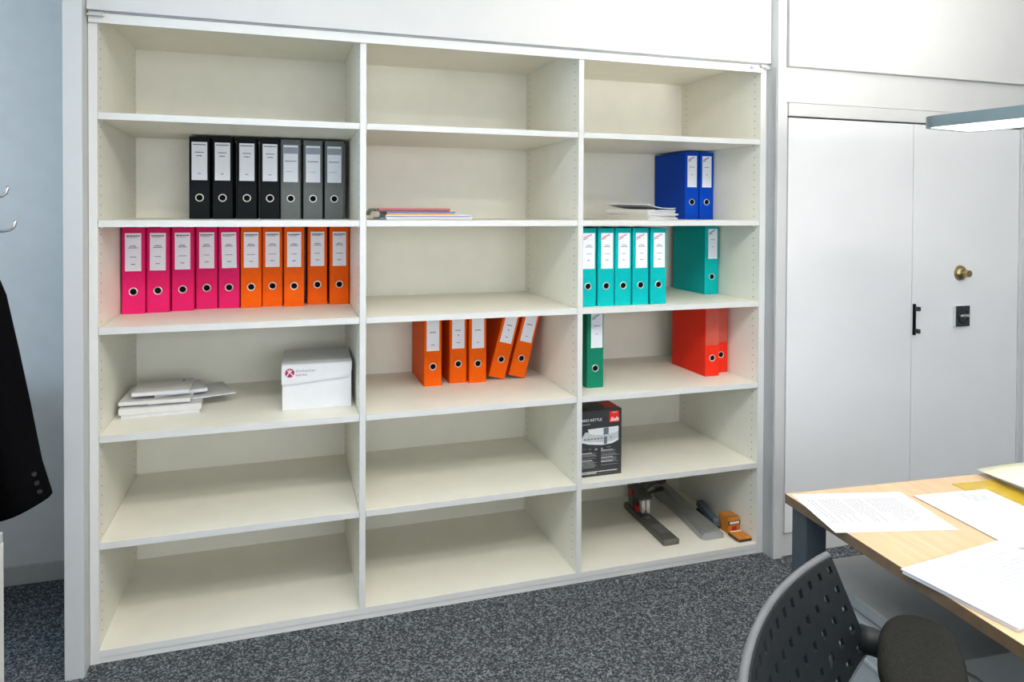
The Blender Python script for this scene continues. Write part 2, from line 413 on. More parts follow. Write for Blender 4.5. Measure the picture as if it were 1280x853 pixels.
for i, (x, y) in enumerate(mx_): binder(txt[i], 'orange', x, y, z3, 'short', .076, G, seed=i*3, lab=(.054, .140, .030))
for i, (x, y) in enumerate([(1.4605, .372), (1.5525, .368)]):
    a = R(14.5)
    t = binder(['orange binder leaning over, next to the upright orange binders', 'orange binder leaning furthest out towards the bare divider'][i], 'orange', x, y, z3+.038*math.sin(a), 'short', .076, G, ry=a, seed=i*3+3, lab=(.054, .140, .022))
G = 'blue binders'
for i, x in enumerate((2.412, 2.492)):
    binder(['blue lever-arch binder beside the loose paper stack', 'blue lever-arch binder on the far side of its blue twin from the papers'][i], 'blue', x, .345, z1, 'few', .075, G, seed=3*i, lab=(.050, .148, .018))
G = 'teal binders'
tx = [(1.748, .048), (1.828, .046), (1.905, .046), (1.984, .044), (2.066, .042)]
for i, (x, y) in enumerate(tx):
    binder(f'teal lever-arch binder, {NUM[i]} of five in a row counting from the divider', 'teal', x, y, z2, 'script', .074, G, seed=3*i, lab=(.052, .145, .020), labdx=.003)
binder('lone teal binder pushed back against the bare side panel', 'teal', 2.489, .292, z2, 'few', .075, G, seed=3, lab=(.048, .14, .012), labdx=.004)
binder('single dark green lever-arch binder against the divider', 'green', 1.8165, .122, z3, 'few', .076, None, seed=6, lab=(.052, .145, .006), rz=R(-1.5), labdx=.006)
G = 'red binders'
binder('red binder with an empty label pocket standing further forward', 'red', 2.409, .162, z3, 'pocket', .073, G)
binder('red binder with an empty label pocket set back beside the side panel', 'red', 2.490, .215, z3, 'pocket', .073, G)

# ------------------------------------------------------------------ loose things on the shelves
def slab(name, mt, w, d, h, parent=None, loc=(0, 0, 0), rot=(0, 0, 0), sag=0, curl=0, n=8):
    """thin slab centred on its foot; sag bends it down along x, curl lifts one end"""
    mb = MB(); top = []; bot = []
    f = lambda u: sag*(u*u) + curl*max(0, u)**2
    for i in range(n+1):
        u = -1+2*i/n; x = u*w/2; z = f(u)
        bot.append([(x, -d/2, z), (x, d/2, z)]); top.append([(x, -d/2, z+h), (x, d/2, z+h)])
    ring = [[b[0], b[1], t[1], t[0]] for b, t in zip(bot, top)]
    V = mb.grid([[Vector(p) for p in r] for r in ring], True)
    mb.bm.faces.new(V[0]); mb.bm.faces.new(V[-1][::-1])
    o = mb.obj(name, mt, parent); o.location = loc; o.rotation_euler = rot
    return o

# envelopes and papers in the first bay
zb = SH[3]+.0005
G = 'envelopes and papers piled in the first bay'
tag(slab('paper_ream', M_paper, .255, .25, .013, None, (.150, .325, zb), (0, 0, R(2))), 'white block of paper at the bottom of the envelope pile', 'paper', G)
e = tag(slab('envelope', M_env, .268, .26, .020, None, (.1475, .325, zb+.0136), (0, 0, R(3))), 'thick beige envelope lying on the white paper block', 'envelope', G)
slab('flap', M_paper, .262, .05, .0008, e, (0, -.104, .0202))
tag(slab('paper_sheet', M_paper, .300, .21, .004, None, (.224, .365, zb+.0354), (0, 0, R(17))), 'white papers sticking out sideways from under the stacked envelopes', 'paper', G)
tag(slab('envelope', M_env, .235, .235, .013, None, (.1345, .330, zb+.0404), (0, 0, R(-1))), 'white envelope under the two topmost envelopes of the pile', 'envelope', G)
tag(slab('envelope', M_paper, .18, .16, .012, None, (.1915, .350, zb+.0542), (0, R(0), R(16))), 'white envelope lying askew just beneath the topmost one', 'envelope', G)
e = tag(slab('envelope', M_env, .19, .185, .014, None, (.1475, .325, zb+.067), (0, 0, R(1))), 'topmost small envelope of the pile with a dark postage mark', 'envelope', G)
MB().box(.058, .066, .046, .07, 0, .0006).obj('postage_mark', M_print, e, loc=(0, 0, .0142))
slab('flap', M_paper, .188, .004, .012, e, (0, -.0955, .001))

# white carton with printed logo
M_carton = mat('carton_white', (.70, .71, .73), .5, var=.02, vscale=30)
cb = thing('carton_box', 'small white carton with a hinged lid and round magenta logo', 'box', (.6925, .137, zb), (0, 0, R(-2)))
bw, bd_, bh = .254, .295, .168
box('body', M_carton, cb, -bw/2+.003, bw/2-.003, .0025, bd_, 0, bh-.003)
lid = box('lid', M_carton, cb, -bw/2, bw/2, 0, bd_, bh-.0028, bh, .0006)
fp = [(-bw/2, bh-.003), (-bw/2, bh-.072), (-bw/2+.02, bh-.073), (bw/2-.045, bh-.058)]
for k in range(7):
    a = k/6*math.pi/2; fp.append((bw/2-.042+.040*math.sin(a), bh-.026-.032*math.cos(a)))
fp.append((bw/2-.001, bh-.003))
mxf = Matrix(((1, 0, 0, 0), (0, 0, -1, 0), (0, 1, 0, 0), (0, 0, 0, 1)))
flap = MB().prism(fp, -.0022, .0045, mxf).obj('lid_flap', M_carton, lid)
M_mag = mat('magenta_ink', (.36, .006, .09), .5)
lg = MB().cyl((-.098, -.0050, bh-.030), (-.098, -.0040, bh-.030), .0165, n=32).obj('logo', M_mag, flap)
em = MB()
for ang, cx, cz, L, t in ((62, -.1035, -.0345, .017, .0034), (-48, -.0925, -.0345, .018, .0036), (0, -.098, -.0245, .016, .0030), (-40, -.102, -.024, .010, .0024), (48, -.094, -.024, .010, .0024)):
    mx = Matrix.Translation((cx, -.0053, bh+cz+.001)) @ Matrix.Rotation(-R(ang), 4, 'Y'); em.box(-L/2, L/2, -.0002, .0003, -t/2, t/2, 0, mx)
em.cyl((-.098, -.0054, bh-.0185), (-.098, -.0049, bh-.0185), .0022, n=12)
em.obj('logo_figure', mat('white_ink', (.8, .75, .77), .6), flap)
rx90 = (R(90), 0, 0)
o = place('lettering', text_mesh('drucksachen', .0140, M_grey_print, bold=.0002), flap, (-.077, -.0049, bh-.028), rx90)
o = place('lettering', text_mesh('express', .0130, M_red_ink), flap, (-.077, -.0049, bh-.0425), rx90)

# folders in the middle bay
zs = SH[1]+.0005
G = 'folders and papers in the middle bay'
M_redf = mat('folder_red', (.50, .06, .06), .4); M_purp = mat('folder_purple', (.16, .03, .09), .4)
M_bluef = mat('folder_blue', (.13, .17, .42), .4); M_yel = mat('folder_yellow', (.72, .38, .04), .4); M_sky = mat('film_blue', (.10, .28, .42), .25)
zz = zs
for (nm, mt, w_, d_, h_, x, y, rz, lab) in [
    ('paper_pad', M_paper, .355, .25, .0085, 1.135, .362, 1, 'white paper pad at the bottom of the coloured folders'),
    ('brochure', M_label, .352, .24, .0085, 1.138, .365, -1, 'white brochure with blue spine on the bottom paper pad'),
    ('folder', M_yel, .275, .22, .0065, 1.103, .362, 0, 'yellow folder between the white brochure and the blue folder'),
    ('folder', M_bluef, .280, .22, .0065, 1.103, .362, 1, 'blue folder lying on the yellow folder'),
    ('folder', M_purp, .285, .22, .006, 1.080, .362, -1, 'dark purple folder directly under the red one'),
    ('folder', M_redf, .290, .22, .006, 1.078, .362, 0, 'thin red folder on top of the coloured folders')]:
    o = slab(nm, mt, w_, d_, h_, None, (x, y, zz), (0, 0, R(rz))); tag(o, lab, 'folder' if nm == 'folder' else 'paper', G); zz += h_+.0005
    if nm == 'brochure': slab('spine_band', M_bluef, w_-.004, .002, .003, o, (0, -d_/2-.0005, .002))
    if nm == 'paper_pad': slab('cover_sheet', M_sky, .02, .20, .006, o, (-w_/2-.0105, 0, .001))
sl = MB()
sl.grid([[Vector((-.075+.036*i/8, y, .012*math.sin(i/8*math.pi)-.018*(1-i/8)**2)) for y in (-.08, .08)] for i in range(9)])
o = sl.obj('curled_cover', M_plast2, o, loc=(-.106, -.017, -.0035))
sm = o.modifiers.new('s', 'SOLIDIFY'); sm.thickness = .003

# envelope pile in the third bay, one corner facing the room
G = 'envelopes in the third bay'
zz = zs
M_env_shade = mat('envelope_grey', (.56, .54, .47), .75, var=.05)
for i, (h_, dx, a, lab) in enumerate([
        (.009, 0, 34, 'lowest large envelope of the pile by the blue binders'), (.008, .004, 37, 'second lowest envelope of the pile by the blue binders'),
        (.009, -.002, 33, 'middle envelope of the pile by the blue binders'), (.008, -.004, 36, 'second highest envelope of the pile by the blue binders'),
        (.007, -.006, 35, 'topmost bent envelope of the pile by the blue binders')]):
    a = R(a); w_, d_ = .285, .20
    cx = 2.066+dx+math.cos(a)*w_/2-math.sin(a)*d_/2; cy = .128+math.sin(a)*w_/2+math.cos(a)*d_/2
    o = slab('envelope', M_paper, w_, d_, h_, None, (cx, cy, zz), (0, 0, a)); tag(o, lab, 'envelope', G)
    slab('closed_end', M_env_shade, .0015, d_-.004, h_-.001, o, (-w_/2-.001, 0, .0005))  # greyer end piece paints in the shade on the pile's left side
    zz += h_+.0006
a = R(35)
o = MB(); rows = []
for i in range(11):
    u = i/10; x = u*.285; z = .020*(1-u)**2.2 + (.0045 if u > .9 else 0)*(u-.9)*10
    rows.append([Vector((x, y, z)) for y in (0, .2)])
o.grid(rows); o = o.obj('envelope', M_paper, None, loc=(2.060, .126, zz+.0025), rot=(0, 0, a))
sm = o.modifiers.new('s', 'SOLIDIFY'); sm.thickness = .0025
tag(o, 'loose arched sheet resting on the envelope pile by the blue binders', 'paper', G)

# kettle carton
zk = SH[4]+.0005
kx0, kx1, ky, kh = 1.7062, 1.911, .063, .272
M_kbox = mat('carton_charcoal', (.040, .042, .046), .35, var=.1, vscale=20)
kb = thing('kettle_carton', 'charcoal kettle carton with red logo square and pictured steel base', 'box', (kx0, ky, zk))
W = kx1-kx0
body = box('body', M_kbox, kb, 0, W, 0, .20, 0, kh, .001)
M_redsq = mat('logo_red', (.78, .022, .012), .45); M_wink = mat('white_print', (.80, .80, .80), .5); M_lgr = mat('light_grey_print', (.30, .31, .32), .5)
MB().box(W-.056, W-.013, -.0006, .0001, kh-.054, kh-.009).obj('logo_square', M_redsq, body)
place('lettering', text_mesh('Solis', .0215, M_wink, shear=.35, bold=.0006), body, (W-.053, -.0008, kh-.049), rx90)
MB().box(W-.045, W-.022, -.0008, .0000, kh-.0150, kh-.0135).obj('logo_line', M_wink, body)
place('lettering', text_mesh('VARIO KETTLE', .0155, M_wink), body, (.0125, -.0005, kh-.0445), rx90)
MB().box(.028, .062, -.0005, .0001, kh-.058, kh-.0545).obj('subtitle_print', M_lgr, body)
MB().box(W-.060, W-.002, .02, .11, 0, .0005).obj('top_patch', M_redsq, body, loc=(0, 0, kh))
MB().box(.02, .09, .05, .16, 0, .0004).obj('top_tape', mat('tape_grey', (.08, .082, .085), .2), body, loc=(0, 0, kh))
# printed picture of the kettle base
def flat(poly, mt, name, y):
    MB().prism(poly, 0, .0004, Matrix(((1, 0, 0, 0), (0, 0, -1, y), (0, 1, 0, 0), (0, 0, 0, 1)))).obj(name, mt, body)
M_sil = mat('print_silver', (.50, .53, .55), .4); M_sil2 = mat('print_pale', (.70, .73, .74), .4); M_sil3 = mat('print_slate', (.13, .17, .19), .4)
xr = W-.0145; zc = kh-.108
flat([(.020, zc-.012), (.040, zc+.020), (xr, zc+.022), (xr, zc-.022), (xr-.03, zc-.034), (xr-.075, zc-.037), (.055, zc-.030), (.028, zc-.022)], M_sil, 'picture_base', -.0001)
flat([(.022, zc-.014), (.055, zc-.019), (xr-.07, zc-.026), (xr-.03, zc-.024), (xr, zc-.013), (xr, zc-.022), (xr-.03, zc-.034), (xr-.075, zc-.037), (.055, zc-.030), (.028, zc-.022)], M_sil2, 'picture_rim', -.0006)
flat([(.052, zc+.030), (.060, zc+.014), (.085, zc+.006), (xr-.06, zc+.004), (xr-.02, zc+.009), (xr, zc+.015), (xr, zc+.036), (.052, zc+.032)], M_sil2, 'picture_kettle', -.0006)
flat([(xr-.068, zc+.033), (xr-.068, zc+.0045), (xr-.045, zc+.006), (xr-.045, zc+.034)], M_sil3, 'picture_shade', -.0011)
flat([(xr-.066, zc-.003), (xr-.066, zc-.034), (xr-.052, zc-.033), (xr-.052, zc-.003)], M_sil3, 'picture_shade', -.0011)
pb = MB(); rnd = random.Random(4)
for k in range(9):
    x = .036+k*.0145
    if xr-.07 < x < xr-.05: continue
    pb.box(x, x+.009, -.0012, -.0001, zc-.011+rnd.uniform(-.001, .001), zc-.0065)
pb.obj('picture_buttons', M_sil3, body)['kind'] = 'stuff'
pl = MB()
for k in range(5): x = .03+k*.027; pl.box(x, x+rnd.uniform(.008, .018), -.0006, 0, zc-.052+rnd.uniform(-.008, .008), zc-.049)
def para(x0, x1, zt, n, step):
    for k in range(n):
        if rnd.random() < .12: continue
        pl.box(x0, x0+(x1-x0)*rnd.uniform(.72, 1), -.0006, 0, zt-k*step-.0014, zt-k*step)
para(.025, .095, kh-.176, 6, .0040); para(.025, .095, kh-.206, 8, .0040)
para(.112, W-.010, kh-.170, 6, .0040); para(.112, W-.012, kh-.199, 8, .0040)
pl.obj('small_print', M_lgr, body)['kind'] = 'stuff'
pw = MB()
for z, a, b in ((kh-.252, .025, .098), (kh-.252, .102, W-.02), (kh-.258, .025, .09)): pw.box(a, b, -.0007, 0, z-.0022, z)
for z in (kh-.1735, kh-.2035): pw.box(.025, .07, -.0007, 0, z-.0018, z)
for z in (kh-.1665, kh-.1965, kh-.213): pw.box(.112, .165, -.0007, 0, z-.0018, z)
pw.obj('bold_print', M_wink, body)['kind'] = 'stuff'

# long-reach stapler on the bottom board
zf = BOT+.0005
M_dk = mat('stapler_grey', (.095, .092, .080), .45, var=.1); M_silv = mat('stapler_silver', (.42, .43, .43), .32, .6, var=.05)
M_redp = mat('red_plastic', (.55, .02, .02), .35); M_plate = mat('anvil_plate', (.20, .20, .20), .35, .4)
sp = thing('long_reach_stapler', 'long-reach stapler with dark base limb, red clip and silver arm', 'stapler', (0, 0, zf))
def limb(pts, name, mt, parent, bev=.006, bevseg=2):
    """pts: list of (xl, xr, y, ztop)"""
    mb = MB(); rows = []
    for xl, xr_, y, zt in pts:
        c = min(bev, zt*.45)
        rows.append([Vector((xl, y, 0)), Vector((xr_, y, 0)), Vector((xr_, y, zt-c)), Vector((xr_-c, y, zt)), Vector((xl+c, y, zt)), Vector((xl, y, zt-c))])
    V = mb.grid(rows, True); mb.bm.faces.new(V[0]); mb.bm.faces.new(V[-1][::-1])
    return mb.obj(name, mt, parent)
base = limb([(2.142, 2.206, .098, .012), (2.134, 2.214, .106, .022), (2.142, 2.216, .30, .022), (2.152, 2.216, .50, .024), (2.160, 2.210, .53, .018)], 'base', M_dk, sp, .005)
MB().box(2.155, 2.203, .165, .255, .0222, .0232).obj('anvil_plate', M_plate, base)
MB().box(2.168, 2.198, .315, .345, .0222, .0236).obj('anvil_plate', M_plate, base)
hdp = MB()
hdp.prism([(.445, .024), (.485, .024), (.490, .09), (.50, .118), (.42, .128), (.345, .110), (.350, .096), (.40, .086), (.445, .075)], 2.163, 2.213, Matrix(((0, 0, 1, 0), (1, 0, 0, 0), (0, 1, 0, 0), (0, 0, 0, 1))))
head = hdp.obj('head', M_dk, sp)
mg = MB().box(2.190, 2.209, .358, .368, .026, .094).box(2.168, 2.186, .360, .385, .030, .090).obj('magazine', mat('bright_steel', (.72, .72, .70), .25, .8), head)
box('clip', M_redp, head, 2.158, 2.178, .39, .416, .0245, .056, .003); box('clip', M_redp, head, 2.181, 2.196, .39, .412, .0245, .048, .003)
box('tail_clip', M_redp, head, 2.155, 2.1625, .44, .47, .085, .112, .001)
br = MB()
br.tube([(2.200, .43, .108), (2.25, .47, .122), (2.32, .51, .126), (2.375, .54, .105)], [.018, .024, .026, .026], 10)
br.tube([(2.205, .47, .060), (2.29, .50, .062), (2.37, .53, .062)], [.006, .006, .012], 8)
br.obj('bridge', M_dk, sp, True)
limb([(2.338, 2.424, .090, .010), (2.326, 2.432, .100, .030), (2.324, 2.432, .125, .036), (2.345, 2.430, .30, .046), (2.362, 2.428, .46, .066), (2.368, 2.428, .60, .075)], 'silver_arm', M_silv, sp, .014)
# small slate stapler leaning beside the staple boxes
ss = thing('hand_stapler', 'slate-blue hand stapler wedged between silver arm and staple box', 'stapler', (2.4495, .172, zf), (0, 0, R(-9)))
M_slate = mat('slate_plastic', (.085, .115, .145), .3, var=.05)
limb([(-.012, .012, 0, .010), (-.014, .014, .01, .014), (-.014, .014, .20, .014), (-.012, .012, .21, .010)], 'base', M_plast, ss, .003)
up_ = limb([(-.014, .014, -.004, .022), (-.017, .017, .01, .034), (-.017, .017, .18, .034), (-.014, .014, .20, .026)], 'top_arm', M_slate, ss, .008)
up_.location = (0, .002, .0150); up_.rotation_euler = (R(4), 0, 0)
# two orange staple boxes
M_orb = mat('staple_orange', (.60, .22, .02), .35, var=.12, vscale=40); M_brn = mat('staple_brown', (.05, .025, .015), .4)
def staple_box(label, x, y, w_, d_, h_, rz, flatbox):
    t = thing('staple_box', label, 'box', (x, y, zf), (0, 0, rz), 'staple boxes')
    b = box('body', M_orb, t, 0, w_, 0, d_, .0002, h_, .001)
    if flatbox:
        box('dark_edge', M_brn, t, .001, w_-.001, -.0012, -.0001, .001, h_-.005); box('dark_edge', M_brn, t, -.0012, -.0001, .002, d_-.002, .001, h_-.003)
        band = box('name_band', M_wink, t, .006, w_-.006, d_-.014, d_-.004, h_, h_+.0006)
    else:
        box('dark_edge', M_brn, t, 0, w_, -.0012, -.0001, h_-.030, h_-.013); box('dark_edge', M_brn, t, 0, w_, .014, .019, h_, h_+.0006)
        band = box('name_band', M_wink, t, .008, w_-.006, -.0020, -.0013, h_-.026, h_-.016)
        box('side_mark', M_redp, t, .020, w_-.018, -.0010, -.0001, .012, h_-.036)
    return t
staple_box('orange staple box standing upright behind a flat one', 2.4665, .114, .063, .074, .070, 0, False)
staple_box('flat orange staple box lying in front of the upright one', 2.463, .030, .066, .078, .017, 0, True)

# ------------------------------------------------------------------ desk
DZ = .740
desk = thing('desk', 'maple office desk with slate-grey square legs', 'desk', (1.838, -1.040, 0), (0, 0, R(-4.2)))
box('desktop', M_wood, desk, 0, .80, -1.60, 0, DZ-.025, DZ, .001)
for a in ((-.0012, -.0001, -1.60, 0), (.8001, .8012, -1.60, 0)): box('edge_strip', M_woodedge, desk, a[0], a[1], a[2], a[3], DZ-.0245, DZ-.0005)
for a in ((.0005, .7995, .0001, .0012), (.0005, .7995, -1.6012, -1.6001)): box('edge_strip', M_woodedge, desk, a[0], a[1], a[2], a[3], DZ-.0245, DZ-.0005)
for lx in (.012, .728):
    for ly in (-.072, -1.588): 
        lg_ = box('leg', M_legs, desk, lx, lx+.060, ly, ly+.060, .004, DZ-.0255, .002)
        box('foot_cap', M_plast, lg_, lx+.004, lx+.056, ly+.004, ly+.056, 0, .0038)
box('rail', M_legs, desk, .36, .40, -1.53, -.066, DZ-.075, DZ-.0258, .001)
for ly in (-.064, -1.58): box('rail', M_legs, desk, .073, .727, ly, ly+.044, DZ-.075, DZ-.0258, .001)

# drawer pedestal under the desk
ped = thing('drawer_pedestal', 'grey metal drawer pedestal under the desk', 'pedestal', (1.9130, -1.050, 0), (0, 0, R(-3.2)))
M_ped = mat('pedestal_grey', (.27, .285, .28), .38, .1, var=.04); M_ped2 = mat('pedestal_front', (.30, .33, .34), .45, var=.03)
box('body', M_ped, ped, .002, .58, -.44, 0, .03, .52)
box('top', M_ped, ped, -.006, .582, -.442, .002, .5202, .55, .0015)
for k, (a, b) in enumerate(((.455, .512), (.300, .448), (.040, .293))):
    f_ = box('drawer_front', M_ped2, ped, -.016, .0018, -.436, -.004, a, b, .0015)
    box('handle', M_alu, f_, -.024, -.0162, -.30, -.14, b-.024, b-.016, .001)
for x in (.06, .52):
    for y in (-.40, -.04): MB().cyl((x, y-.01, .015), (x, y+.01, .015), .015, n=14).obj('castor', M_plast, ped)

# papers on the desk
def lines_mesh(w_, d_, rows_, x0, x1, seed, y0=.85):
    rnd = random.Random(seed); mb = MB()
    for k in range(rows_):
        y = d_*(y0-.5) - k*.0095
        if y < -d_*.42: break
        x = x0; end = x1 - (rnd.random() < .25)*rnd.uniform(.02, .06)
        if rnd.random() < .1: continue
        while x < end:
            l = rnd.uniform(.008, .03); mb.box(x, min(x+l, end), y-.0009, y+.0009, 0, .0002); x += l+.002
    return mb
def paper(label, corners, h, seed, rows_, name='paper_sheet', group=None, mt=None, lift=0):
    """A4-like sheet: corner, unit vectors from the desk positions"""
    A, B, w_, d_ = corners
    ang = math.atan2(B[1]-A[1], B[0]-A[0])
    cx = A[0]+math.cos(ang)*w_/2+math.sin(ang)*d_/2; cy = A[1]+math.sin(ang)*w_/2-math.cos(ang)*d_/2
    o = slab(name, mt or M_paper, w_, d_, h, None, (cx, cy, DZ+.0006+lift), (0, 0, ang)); tag(o, label, 'paper', group)
    return o
G = 'papers on the desk'
o = paper('printed sheet at the desk corner, covered in fine lines', ((1.848, -1.052), (2.140, -1.126), .298, .225), .0006, 1, 20, group=G)
lm = lines_mesh(.225, .298, 26, -.075, .062, 3).obj('printing', M_fine, o, loc=(0, 0, .0007), rot=(0, 0, R(-90))); lm['kind'] = 'stuff'
box('margin_rule', M_grey_print, o, .128, .129, -.09, .095, .0006, .0009)
o = paper('mostly blank sheet with a short printed heading, next to the yellow folder', ((2.146, -1.156), (2.365, -1.180), .226, .300), .0006, 2, 0, group=G, lift=.0016)
lm = lines_mesh(.226, .06, 6, .01, .085, 8).obj('printing', M_fine, o, loc=(.0, .108, .0007), rot=(0, 0, 0)); lm['kind'] = 'stuff'
ps = paper('thick stack of documents in a clear sleeve overhanging the desk edge', ((1.788, -1.463), (2.103, -1.428), .317, .225), .007, 3, 0, 'document_stack', G, mat('stack_paper', (.62, .635, .67), .35, var=.02))
lm = lines_mesh(.30, .21, 20, -.10, .13, 5).obj('printing', M_faint, ps, loc=(0, 0, .0091)); lm['kind'] = 'stuff'
slab('clear_sleeve', mat('sleeve_film', (.58, .60, .65), .12, var=.01, coat=.6), .321, .231, .0018, ps, (0, 0, .0072))
# yellow folder with a raised cream sheet
fo = thing('document_folder', 'ochre plastic folder with a cream sheet lifting out of it', 'folder', (2.46, -1.215, DZ+.0004), (0, 0, R(-6)))
M_olive = mat('folder_ochre', (.50, .34, .03), .25, var=.1); M_cream = mat('cream_paper', (.78, .77, .58), .6, var=.02)
slab('back_cover', M_olive, .31, .20, .0010, fo, (.006, -.022, 0))
slab('papers', M_env, .200, .16, .006, fo, (.105, .02, .0012))
g = MB(); rows = []
for i in range(11):
    u = i/10; x = -.035+u*.27
    rows.append([Vector((x+.012*v, -.100+.225*v, .010+.022*math.sin((.15+.85*u)*math.pi*.8)*(1-.35*v)+.010*(1-u)*(1-v))) for v in (0, .25, .5, .75, 1)])
g.grid(rows); o = g.obj('cream_sheet', M_cream, fo, True); s_ = o.modifiers.new('s', 'SOLIDIFY'); s_.thickness = .0012

# ------------------------------------------------------------------ chair with perforated back
ch = thing('visitor_chair', 'black plastic chair with perforated curved backrest and padded arms', 'chair', (1.31, -1.64, 0), (0, 0, R(-54)))
# local frame: +x is forward, +y is the far side
def back_pt(a, b):
    hw = .325-.088*b
    return Vector((.016+.035*a*a + .050*(1-b), a*hw, .655+.195*b-.045*(1-a*a)*(1-b)))
NC, NR = 13, 5
g = MB(); bm_ = g.bm
def vtx(a, b): return bm_.verts.new(back_pt(a, b))
for i in range(NC):
    for j in range(NR):
        a0, a1 = -1+2*i/NC, -1+2*(i+1)/NC; b0, b1 = j/NR, (j+1)/NR
        sk = .18/NR*0
        ia0, ia1 = a0+(a1-a0)*.31, a0+(a1-a0)*.64; ib0, ib1 = b0+(b1-b0)*.32, b0+(b1-b0)*.68
        O = [vtx(a0, b0), vtx(a1, b0), vtx(a1, b1), vtx(a0, b1)]; I = [vtx(ia0, ib0), vtx(ia1, ib0), vtx(ia1, ib1), vtx(ia0, ib1)]
        for k in range(4): bm_.faces.new((O[k], O[(k+1) % 4], I[(k+1) % 4], I[k]))
bmesh.ops.remove_doubles(bm_, verts=bm_.verts, dist=.0004)
bk = g.obj('backrest', M_plast, ch); s_ = bk.modifiers.new('s', 'SOLIDIFY'); s_.thickness = .007; s_.offset = 0
rim = [back_pt(-1, k/14) for k in range(15)] + [back_pt(-1+2*k/24, 1) for k in range(1, 25)] + [back_pt(1, 1-k/14) for k in range(1, 15)]
MB().tube([r+Vector((-.006, 0, .001)) for r in rim], .0065, 10).obj('back_rim', M_plast2, ch, True)
MB().tube([back_pt(-1+2*k/16, 0)+Vector((0, 0, -.002)) for k in range(17)], .005, 8).obj('lower_rim', M_plast2, ch, True)
st_ = MB(); rows = []
for i in range(13):
    a = -1+2*i/12
    rows.append([Vector((.075+.47*u, a*(.225+.02*math.sin(u*3.14)), .455+.018*a*a-.02*u**3)) for u in [k/10 for k in range(11)]])
st_.grid(rows); o = st_.obj('seat', M_plast, ch, True); s_ = o.modifiers.new('s', 'SOLIDIFY'); s_.thickness = .014; s_.offset = -1
for s in (-1, 1):
    MB().tube([(.08, s*.15, .435), (.060, s*.16, .50), (.064, s*.175, .60), (.058, s*.18, .70)], .011, 10).obj('back_support', M_plast, ch, True)
    arm = MB().tube([(.088, s*.318, .672), (.11, s*.324, .670), (.15, s*.330, .664), (.21, s*.334, .654), (.27, s*.334, .644), (.315, s*.334, .620), (.335, s*.328, .57), (.335, s*.30, .48), (.33, s*.26, .433)],
                    [.026, .025, .023, .020, .018, .017, .016, .015, .014], 14).obj('arm_tube', M_plast, ch, True)
    MB().tube([(.33, s*.262, .430), (.36, s*.272, .20), (.39, s*.28, .004)], .013, 12).obj('leg', M_plast, ch, True)
    MB().tube([(.10, s*.20, .436), (.05, s*.225, .20), (.0, s*.25, .004)], .013, 12).obj('leg', M_plast, ch, True)
    MB().tube([(.10, s*.20, .431), (.22, s*.235, .428), (.33, s*.262, .430)], .012, 10).obj('side_rail', M_plast, ch, True)
    # broad upholstered pad turned inwards on top of the arm
    pm = MB(); rows = []
    for zf_, sc_ in ((-.018, .80), (-.016, .94), (-.006, 1.0), (.008, .985), (.016, .90), (.020, .72), (.0215, .40), (.022, .02)):
        rows.append([Vector((.150*sc_*math.copysign(abs(math.cos(t))**.82, math.cos(t)), .068*sc_*math.copysign(abs(math.sin(t))**.82, math.sin(t)), zf_)) for t in [k*2*math.pi/36 for k in range(36)]])
    V = pm.grid(rows, True); pm.bm.faces.new(V[0][::-1]); pm.bm.faces.new(V[-1])
    po = pm.obj('arm_pad', M_fab, ch, True); po.location = (.200, s*.240, .7040); po.rotation_euler = (0, 0, s*R(98))

# ------------------------------------------------------------------ standing lamp over the desk
lamp = thing('floor_lamp', 'standing office lamp with a slim dark-grey head glowing below and above', 'lamp', (2.457, -.872, 0), (0, 0, R(9.5)))
LZ = 1.750
def rrect(w0, w1, l0, l1, r, n=8):
    P = []
    for cx, cy, a0 in ((w1-r, l1-r, 0), (w0+r, l1-r, 90), (w0+r, l0+r, 180), (w1-r, l0+r, 270)):
        for k in range(n+1):
            a = R(a0+90*k/n); P.append((cx+r*math.cos(a), cy+r*math.sin(a)))
    return P
M_lamp = mat('lamp_housing', (.17, .23, .25), .4, .4, var=.03)
hs = MB(); LW, LL = .27, 1.25
outer = rrect(0, LW, -LL, 0, .055); inner = rrect(.012, LW-.012, -LL+.012, -.012, .045)
nO = len(outer)
lo = [hs.bm.verts.new((x, y, LZ)) for x, y in outer]; hi = [hs.bm.verts.new((x, y, LZ+.034)) for x, y in outer]
li = [hs.bm.verts.new((x, y, LZ)) for x, y in inner]; hj = [hs.bm.verts.new((x, y, LZ+.034)) for x, y in inner]
for i in range(nO):
    k = (i+1) % nO
    hs.bm.faces.new((lo[i], lo[k], hi[k], hi[i])); hs.bm.faces.new((li[i], li[k], lo[k], lo[i])); hs.bm.faces.new((hi[i], hi[k], hj[k], hj[i])); hs.bm.faces.new((li[k], li[i], hj[i], hj[k]))
head = hs.obj('lamp_head', M_lamp, lamp)
box('core', M_lamp, head, .03, LW-.03, -LL+.05, -.05, LZ+.010, LZ+.024)
MB().prism(inner, LZ+.001, LZ+.006).obj('diffuser', mat('diffuser_down', (.9, .9, .9), .5, emit=(1.0, .98, .95), estr=DOWNLIGHT), head)
MB().prism(rrect(.02, LW-.02, -LL+.02, -.02, .04), LZ+.027, LZ+.031).obj('uplight', mat('diffuser_up', (.9, .9, .9), .5, emit=(1.0, .965, .90), estr=UPLIGHT), head)
box('neck', M_lamp, lamp, LW-.002, LW+.06, -.83, -.77, LZ+.002, LZ+.028, .002)
box('pole', M_lamp, lamp, LW+.06, LW+.095, -.83, -.77, .012, LZ+.03, .002)
box('base', M_lamp, lamp, LW-.02, LW+.22, -1.02, -.58, 0, .0118, .002)

